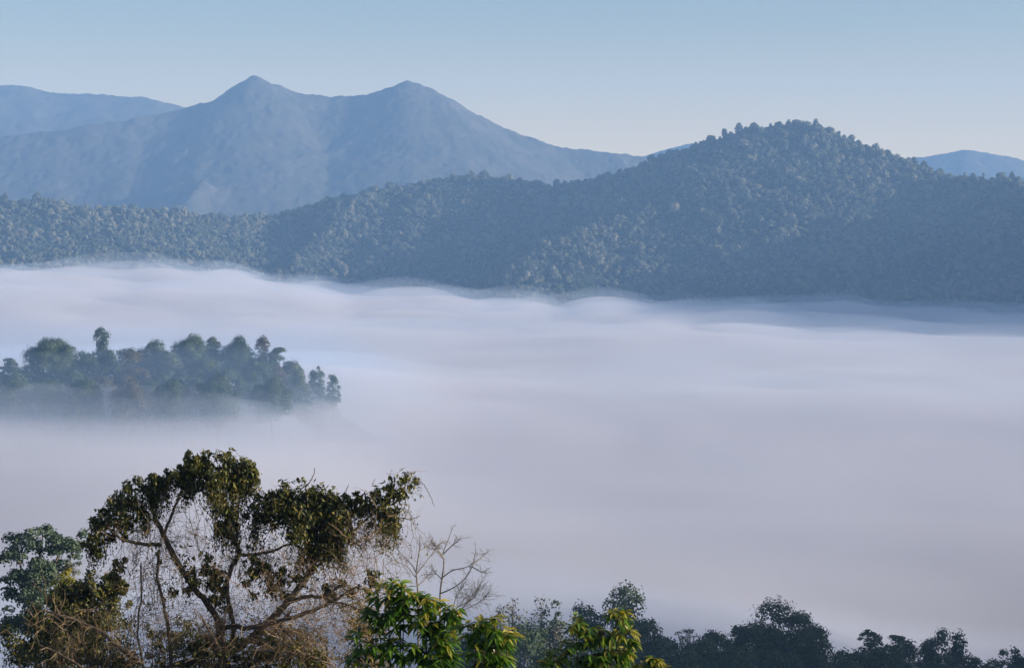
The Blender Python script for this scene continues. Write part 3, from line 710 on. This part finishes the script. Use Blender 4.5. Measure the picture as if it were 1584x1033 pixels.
# leafy strokes: rows (px, py, r), leaves per stroke, material key, sparse droop
strokes = {
    'foliage': [
        ([(146, 858, 14), (152, 830, 22), (165, 805, 26), (192, 780, 27), (225, 758, 22), (260, 746, 17), (292, 735, 22)], 3400),
        ([(292, 712, 10), (300, 722, 20), (325, 738, 30), (352, 745, 36), (372, 738, 28), (388, 722, 8)], 4200),
        ([(345, 775, 34), (352, 800, 26), (350, 830, 18)], 900),
        ([(395, 792, 16), (420, 785, 26), (450, 782, 32), (482, 800, 42), (510, 805, 36), (522, 835, 26)], 4200),
        ([(430, 768, 12), (470, 768, 16), (520, 782, 14), (565, 782, 17), (595, 768, 24), (615, 752, 28), (632, 745, 16)], 2900),
        ([(470, 835, 26), (500, 850, 20)], 700),
        ([(612, 790, 20), (605, 815, 14), (575, 800, 24)], 700),
        ([(205, 808, 20), (185, 815, 16)], 500),
        ([(318, 905, 24), (330, 880, 18), (335, 935, 20)], 900),
        ([(185, 870, 12), (175, 900, 14)], 400),
        ([(400, 890, 26), (440, 895, 20), (420, 915, 18)], 700),
        ([(245, 850, 26), (300, 870, 26), (275, 930, 30)], 420),
        ([(420, 930, 34), (490, 890, 26), (540, 930, 26)], 520),
        ([(400, 850, 22), (380, 900, 24)], 380),
        ([(260, 1015, 40), (340, 1025, 36), (430, 1020, 36), (500, 1015, 30)], 2200),
        ([(570, 880, 12), (580, 895, 12), (560, 915, 14)], 380),
        ([(380, 1000, 30), (300, 1005, 26), (440, 1010, 28), (500, 1020, 25)], 900),
        ([(350, 1030, 40), (250, 1030, 30)], 500),
    ],
}
def stroke_pts(rows, n, rng):
    a = np.array(rows, float); seg = np.hypot(*np.diff(a[:, :2], axis=0).T)
    cum = np.concatenate([[0], np.cumsum(seg)])
    s = rng.uniform(0, cum[-1], n)
    q = np.stack([np.interp(s, cum, a[:, k]) for k in range(3)], 1)
    d = rng.normal(size=(n, 3)); d /= np.linalg.norm(d, axis=1, keepdims=True); d *= rng.uniform(0, 1, (n, 1)) ** .45
    # clumpy: pull the leaves towards a few knots
    kn = rng.uniform(0, 1, (n,)) < .68
    cl = rng.integers(0, max(4, n // 60), n)
    off = np.random.default_rng(cl.max() + n).normal(size=(cl.max() + 1, 3)) * .55
    sk = np.random.default_rng(n).uniform(0, cum[-1], cl.max() + 1)
    s2 = np.where(kn, sk[cl], s)
    q = np.stack([np.interp(s2, cum, a[:, k]) for k in range(3)], 1)
    d = np.where(kn[:, None], np.clip(off[cl], -1.15, 1.15) + d * .31, d)
    pts = np.array([P(q[i, 0] + d[i, 0] * q[i, 2], q[i, 1] + d[i, 1] * q[i, 2], YV + d[i, 2] * q[i, 2] * FV * 1.3) for i in range(n)]) - vbase
    return pts, d
gl = Geo()
for rows, n in strokes['foliage']:
    n = int(n * .95)
    p_, d_ = stroke_pts(rows, n, rv)
    nn = d_ @ np.array([[1, 0, 0], [0, 0, -1], [0, 1, 0]]) * .5 + rv.normal(size=(n, 3)) * .6 + np.array([0, -.25, .25])
    dr = np.array([0, 0, -1.0]) + rv.normal(size=(n, 3)) * .55
    gl.cards(p_, nn, rv.uniform(.07, .19, n), rv, .42, dr)
for rows, n in strokes['foliage'][:7]:
    p_, d_ = stroke_pts(rows, int(n * .10), rv)
    for q in p_:
        L = rv.uniform(.15, .75); m_ = int(L / .045); t = np.linspace(0, 1, m_)[:, None]
        ch = q + t * np.array([rv.normal() * .12, rv.normal() * .1, -L]) + rv.normal(size=(m_, 3)) * .035
        gl.cards(ch, rv.normal(size=(m_, 3)) + [.2, -.4, .2], .095, rv, .4, np.array([0, 0, -1.0]) + rv.normal(size=(m_, 3)) * .5)
obj('foliage', gl.mesh('foliage', M_vleaf), vt)
gd = Geo()
for rows, n in [([(330, 780, 30), (352, 815, 24)], 400), ([(540, 815, 36), (590, 815, 24)], 700), ([(470, 840, 40), (420, 880, 45)], 450), ([(330, 950, 50), (440, 970, 50), (520, 960, 40)], 800), ([(560, 930, 34), (570, 990, 34)], 700), ([(180, 940, 35), (240, 1000, 40)], 500), ([(220, 860, 40), (250, 930, 50), (290, 980, 40)], 300)]:
    p_, d_ = stroke_pts(rows, n, rv)
    gd.cards(p_, rv.normal(size=(n, 3)), .07, rv, .45, np.array([0, 0, -1.0]) + rv.normal(size=(n, 3)) * .7)
obj('dry_foliage', gd.mesh('dry_foliage', M_dry), vt)
# twigs off every limb, curling, forking
gt = Geo()
def twig(g, p, d, L, r, rng, depth=0, sag=.0):
    n = 5; pts = [p]
    for i in range(n):
        d = d + rng.normal(size=3) * .28 + np.array([0, 0, -sag]); d /= np.linalg.norm(d)
        pts.append(pts[-1] + d * L / n)
    pts = np.array(pts); g.tube(pts, np.linspace(r, r * .4, n + 1), 3)
    if depth < 2:
        for k in range(rng.integers(1, 4)):
            i = rng.integers(1, n + 1); dd = d + rng.normal(size=3) * .8
            twig(g, pts[i], dd / np.linalg.norm(dd), L * rng.uniform(.35, .65), r * .62, rng, depth + 1, sag)
for l in limb_lines[:-5]:
    nseg = max(4, int(len(l) * 1.6))
    for k in range(nseg):
        i = rv.integers(1, len(l)); d = rv.normal(size=3); d[1] *= .8; d /= np.linalg.norm(d)
        twig(gt, l[i, :3], d, rv.uniform(.35, 1.1), rv.uniform(.35, .6) * FV, rv, 0, .02)
for (px, py, rx, ry, n) in [(300, 850, 80, 60, 90), (330, 940, 110, 60, 150), (470, 950, 90, 60, 130), (570, 830, 50, 40, 100), (530, 960, 60, 60, 120), (240, 930, 50, 80, 80), (590, 900, 30, 50, 40), (420, 880, 60, 40, 150), (150, 980, 90, 50, 80), (350, 1000, 150, 40, 70), (440, 960, 90, 50, 60)]:
    for k in range(n):
        p0 = P(px + rv.normal() * rx * .5, py + rv.normal() * ry * .5, YV + rv.normal() * .6) - vbase
        d = rv.normal(size=3); d /= np.linalg.norm(d)
        twig(gt, p0, d, rv.uniform(.3, .9), rv.uniform(.28, .5) * FV, rv, 0, .03)
for (px, py) in [(205, 762), (180, 785), (160, 800), (270, 735), (310, 708), (345, 708), (385, 725), (420, 765), (455, 757), (500, 770), (545, 775), (575, 745), (600, 735), (640, 735), (648, 760), (150, 825), (140, 850), (610, 728), (565, 760), (430, 762)]:
    for k in range(2):
        d = np.array([rv.normal() * .7, rv.normal() * .4, .8]); twig(gt, P(px, py + 6, YV) - vbase, d / np.linalg.norm(d), rv.uniform(.15, .4), .3 * FV, rv, 1)
obj('twigs', gt.mesh('twigs', M_twig), vt)
# hanging vines
gv = Geo(); gvl = []
for (x0, x1, ytop, ylen, n) in [(170, 260, 800, 150, 34), (260, 340, 770, 150, 30), (330, 380, 790, 120, 22), (380, 470, 820, 110, 26), (470, 560, 830, 110, 30), (550, 640, 790, 100, 36), (200, 300, 880, 130, 24), (560, 610, 860, 110, 14)]:
    for k in range(int(n * .55)):
        px = rv.uniform(x0, x1); py = ytop + rv.normal() * 16; L = ylen * rv.uniform(.35, 1.15); dep = rv.normal() * .5
        m_ = 9; t = np.linspace(0, 1, m_); wx = np.cumsum(np.cumsum(rv.normal(size=m_)) * .5 + rv.normal(size=m_)) * 3.0 + rv.normal() * 22 * t
        pts = np.array([P(px + wx[i], py + L * t[i], YV + dep + .1 * wx[i] * FV) for i in range(m_)]) - vbase
        gv.tube(pts, rv.uniform(.22, .48) * FV * np.linspace(1.2, .7, m_), 3)
        for i in range(1, m_):
            if rv.uniform() < .6: gvl.append(pts[i] + rv.normal(size=3) * .03)
obj('hanging_vines', gv.mesh('hanging_vines', M_vine), vt)
g = Geo(); gvl = np.array(gvl); g.cards(gvl, rv.normal(size=gvl.shape), .075, rv, .5, np.array([0, 0, -1.0]) + rv.normal(size=gvl.shape) * .5)
obj('vine_foliage', g.mesh('vine_foliage', M_vleaf), vt)

# --- dark thicket at the lower left
def thicket(name, base, YD, strokes_, leaf, mat, seed, label, n_twigs, cat='bush'):
    global YV, FV, vbase
    rng = np.random.default_rng(seed); f = YD / 2956
    sv = (YV, FV, vbase); YV, FV, vbase = YD, f, np.array(base)
    root = bpy.data.objects.new(name, None); COL.objects.link(root); root.location = base; tag(root, label, cat)
    g = Geo(); gs = Geo()
    for rows, n in strokes_:
        n = int(n * 2.2)
        p_, d_ = stroke_pts(rows, n, rng)
        nn = d_ @ np.array([[1, 0, 0], [0, 0, -1], [0, 1, 0]]) * .5 + rng.normal(size=(n, 3)) * .6 + np.array([0, -.2, .3])
        g.cards(p_, nn, leaf, rng, .4, np.array([0, 0, -.8]) + rng.normal(size=(n, 3)) * .6)
        for k in range(n_twigs):
            q = p_[rng.integers(n)]; d = rng.normal(size=3) + [0, 0, .6]; twig(gs, q, d / np.linalg.norm(d), rng.uniform(.3, .9), .42 * f, rng, 0, .04)
        e = p_[rng.integers(n, size=6)]
        for q in e:
            mid = q * .5 + np.array([q[0] * .2, 0, 0]) + rng.normal(size=3) * .15
            l = smooth_line([np.array([rng.normal() * .15, rng.normal() * .15, -.4]), mid, q], 5); gs.tube(l, np.linspace(2.2, .5, len(l)) * f, 5)
    obj('foliage', g.mesh('foliage', mat), root); obj('stems', gs.mesh('stems', M_twig), root)
    YV, FV, vbase = sv
    return root
q = P(110, 1033, 49)
thicket('vine_thicket', (q[0], 49, gz(ground_z, q[0], 49)), 49, [([(190, 905, 10), (150, 915, 24), (105, 920, 24), (90, 935, 22)], 2300), ([(70, 970, 42), (130, 960, 46), (175, 950, 22)], 2600), ([(20, 1000, 40), (70, 1010, 50), (150, 1010, 45), (210, 1030, 20)], 2600), ([(20, 1060, 60), (160, 1060, 60)], 900)], .12, M_vleaf, 41, 'dark tangled thicket smothered by creepers in the lower left corner', 26, 'thicket')
q = P(95, 900, 49)
thicket('shrub', (P(100, 1033, 51)[0], 51, gz(ground_z, P(100, 1033, 51)[0], 51)), 51, [([(105, 895, 12), (103, 910, 16), (92, 915, 14)], 420)], .11, M_tip, 42, 'pale dry tuft of leaves on top of the dark thicket', 6)

for (px, YD, st_, mt, sd_, lab) in [
    (430, 48, [([(400, 1000, 30), (450, 985, 26), (490, 1005, 30)], 1100), ([(400, 1045, 40), (500, 1045, 40)], 900)], M_dry, 61, 'reddish brown brushwood between the vine draped tree and the biggest shrub'),
    (300, 49, [([(240, 1000, 26), (300, 985, 30), (350, 1000, 24)], 1200), ([(240, 1045, 40), (340, 1045, 40)], 900)], M_vleaf, 62, 'olive brushwood under the left side of the vine draped tree'),
    (565, 47, [([(550, 930, 24), (575, 960, 26), (545, 990, 30)], 520), ([(540, 1040, 40), (590, 1030, 30)], 700)], M_dry, 63, 'wispy rust coloured brushwood against the left of the biggest shrub')]:
    q = P(px, 1033, YD)
    thicket('brushwood', (q[0], YD, gz(ground_z, q[0], YD)), YD, st_, .10, mt, sd_, lab, 24, 'brushwood')

# --- broad leaved shrubs close to the viewpoint
def shrub(base, YD, blobs, seed, label, leaf=.165, group='broad leaved shrubs along the bottom edge'):
    rng = np.random.default_rng(seed); f = YD / 2956; base = np.array(base)
    root = bpy.data.objects.new('shrub', None); COL.objects.link(root); root.location = base; tag(root, label, 'shrub', group)
    gl, gy, gs = Geo(), Geo(), Geo()
    def leafmesh(g, p, d, L, W, up):
        # folded lance leaf arching down: 2 x 4 quads
        t = np.linspace(0, 1, 5); side = np.cross(d, up); side /= np.linalg.norm(side) + 1e-9
        nrm = np.cross(side, d)
        mid = p + np.outer(t, d) * L + np.outer(t ** 2, np.array([0, 0, -1.0])) * L * rng.uniform(.15, .5)
        wd = W * np.array([.15, .85, 1.0, .62, .02]) * .5
        fold = nrm * W * .22
        Lf = mid + side * wd[:, None] + fold * (wd / W)[:, None] * 2; Rt = mid - side * wd[:, None] + fold * (wd / W)[:, None] * 2
        V = np.concatenate([mid, Lf, Rt]); i = np.arange(4)
        Q = np.concatenate([np.stack([i, i + 1, i + 6, i + 5], -1), np.stack([i + 10, i + 11, i + 1, i], -1)])
        g.add(V, Q)
    for (px, py, r, n, tip) in blobs:  # tip: share of sunlit-yellow leaves, set higher towards top and right
        c0 = P(px, py, YD) - base
        st = np.array([rng.normal() * .12, rng.normal() * .12, -.3]); 
        l = smooth_line([st, st * .4 + c0 * .6 + rng.normal(size=3) * .06 + [0, 0, -.1], c0], 5); gs.tube(l, np.linspace(2.4, .8, len(l)) * f, 5)
        for k in range(n):
            d = rng.normal(size=3); d /= np.linalg.norm(d); d[2] = d[2] * .8 + .15
            p = c0 + d * r * f * rng.uniform(.35, 1.0)
            gs.tube([c0, (c0 + p) * .5 + [0, 0, .01], p], np.array([.7, .5, .35]) * f, 3)
            m_ = rng.integers(7, 12)
            for j in range(m_):
                a = j * 2.4 + rng.uniform(0, .8); out = np.array([math.cos(a), math.sin(a), rng.uniform(-.8, .3)]) + d * .45; out /= np.linalg.norm(out)
                L = leaf * rng.uniform(.6, 1.15)
                leafmesh(gy if rng.uniform() < tip * .8 * (.3 + .7 * (d[2] > .1)) else gl, p + rng.normal(size=3) * .012, out, L, L * rng.uniform(.26, .38), np.array([0, 0, 1.0]) + rng.normal(size=3) * .25)
    obj('stems', gs.mesh('stems', M_barkd, True), root)
    obj('foliage', gl.mesh('foliage', M_shrub), root)
    if gy.n: obj('sunlit_foliage', gy.mesh('sunlit_foliage', M_tip), root)
    return root
def gb(px, YD):
    x = P(px, 1033, YD)[0]; return (x, YD, gz(ground_z, x, YD))
shrub(gb(625, 23), 23, [(600, 918, 24, 12, .6), (625, 925, 26, 14, .5), (662, 935, 24, 12, .6), (690, 950, 20, 10, .7), (585, 950, 26, 12, .25), (620, 960, 32, 16, .2), (655, 970, 32, 16, .3), (690, 985, 24, 12, .35), (575, 995, 30, 14, .1), (615, 1005, 34, 16, .1), (660, 1010, 34, 16, .15), (690, 1020, 24, 10, .2), (560, 1030, 26, 10, .1), (600, 1050, 40, 12, .1), (660, 1055, 40, 12, .1)], 51, 'biggest broad leaved shrub, bright green with drooping leaves at bottom centre')
shrub(gb(755, 22), 22, [(735, 972, 16, 8, .6), (765, 970, 20, 10, .7), (785, 985, 16, 8, .8), (745, 1000, 26, 12, .3), (775, 1010, 24, 12, .4), (735, 1030, 24, 10, .2), (770, 1045, 34, 12, .3)], 52, 'yellow green shrub with a drooping right side, right of the biggest shrub')
shrub(gb(915, 26), 26, [(890, 968, 16, 8, .7), (955, 955, 18, 9, .9), (905, 985, 18, 9, .3), (935, 980, 24, 12, .5), (968, 985, 18, 10, .8), (875, 1005, 20, 9, .4), (915, 1012, 28, 14, .2), (955, 1010, 24, 12, .6), (850, 1025, 16, 8, .5), (890, 1035, 28, 12, .2), (940, 1040, 30, 12, .4), (975, 1015, 12, 5, .9)], 53, 'gold tipped shrub with dark inner leaves in front of the pagoda shaped tree', .16)
shrub(gb(1012, 24), 24, [(1010, 1020, 8, 5, .9), (1000, 1032, 12, 6, .8), (1022, 1034, 10, 5, .8)], 54, 'tip of a small yellow shrub just showing at the bottom edge', .14)

# ------------------------------------------------------------------ haze
def box(name, lo, hi, mat):
    x0, y0, z0 = lo; x1, y1, z1 = hi
    V = [(x0, y0, z0), (x1, y0, z0), (x1, y1, z0), (x0, y1, z0), (x0, y0, z1), (x1, y0, z1), (x1, y1, z1), (x0, y1, z1)]
    Q = [(0, 3, 2, 1), (4, 5, 6, 7), (0, 1, 5, 4), (1, 2, 6, 5), (2, 3, 7, 6), (3, 0, 4, 7)]
    return obj(name, mesh(name, V, Q, mat))
hz = box('haze', (-30500, -3100, -275), (30500, 5950, 300), volmat('haze', HAZE_C, HAZE_D))
tag(hz, 'blue morning haze filling the valley air', 'haze', kind='stuff')
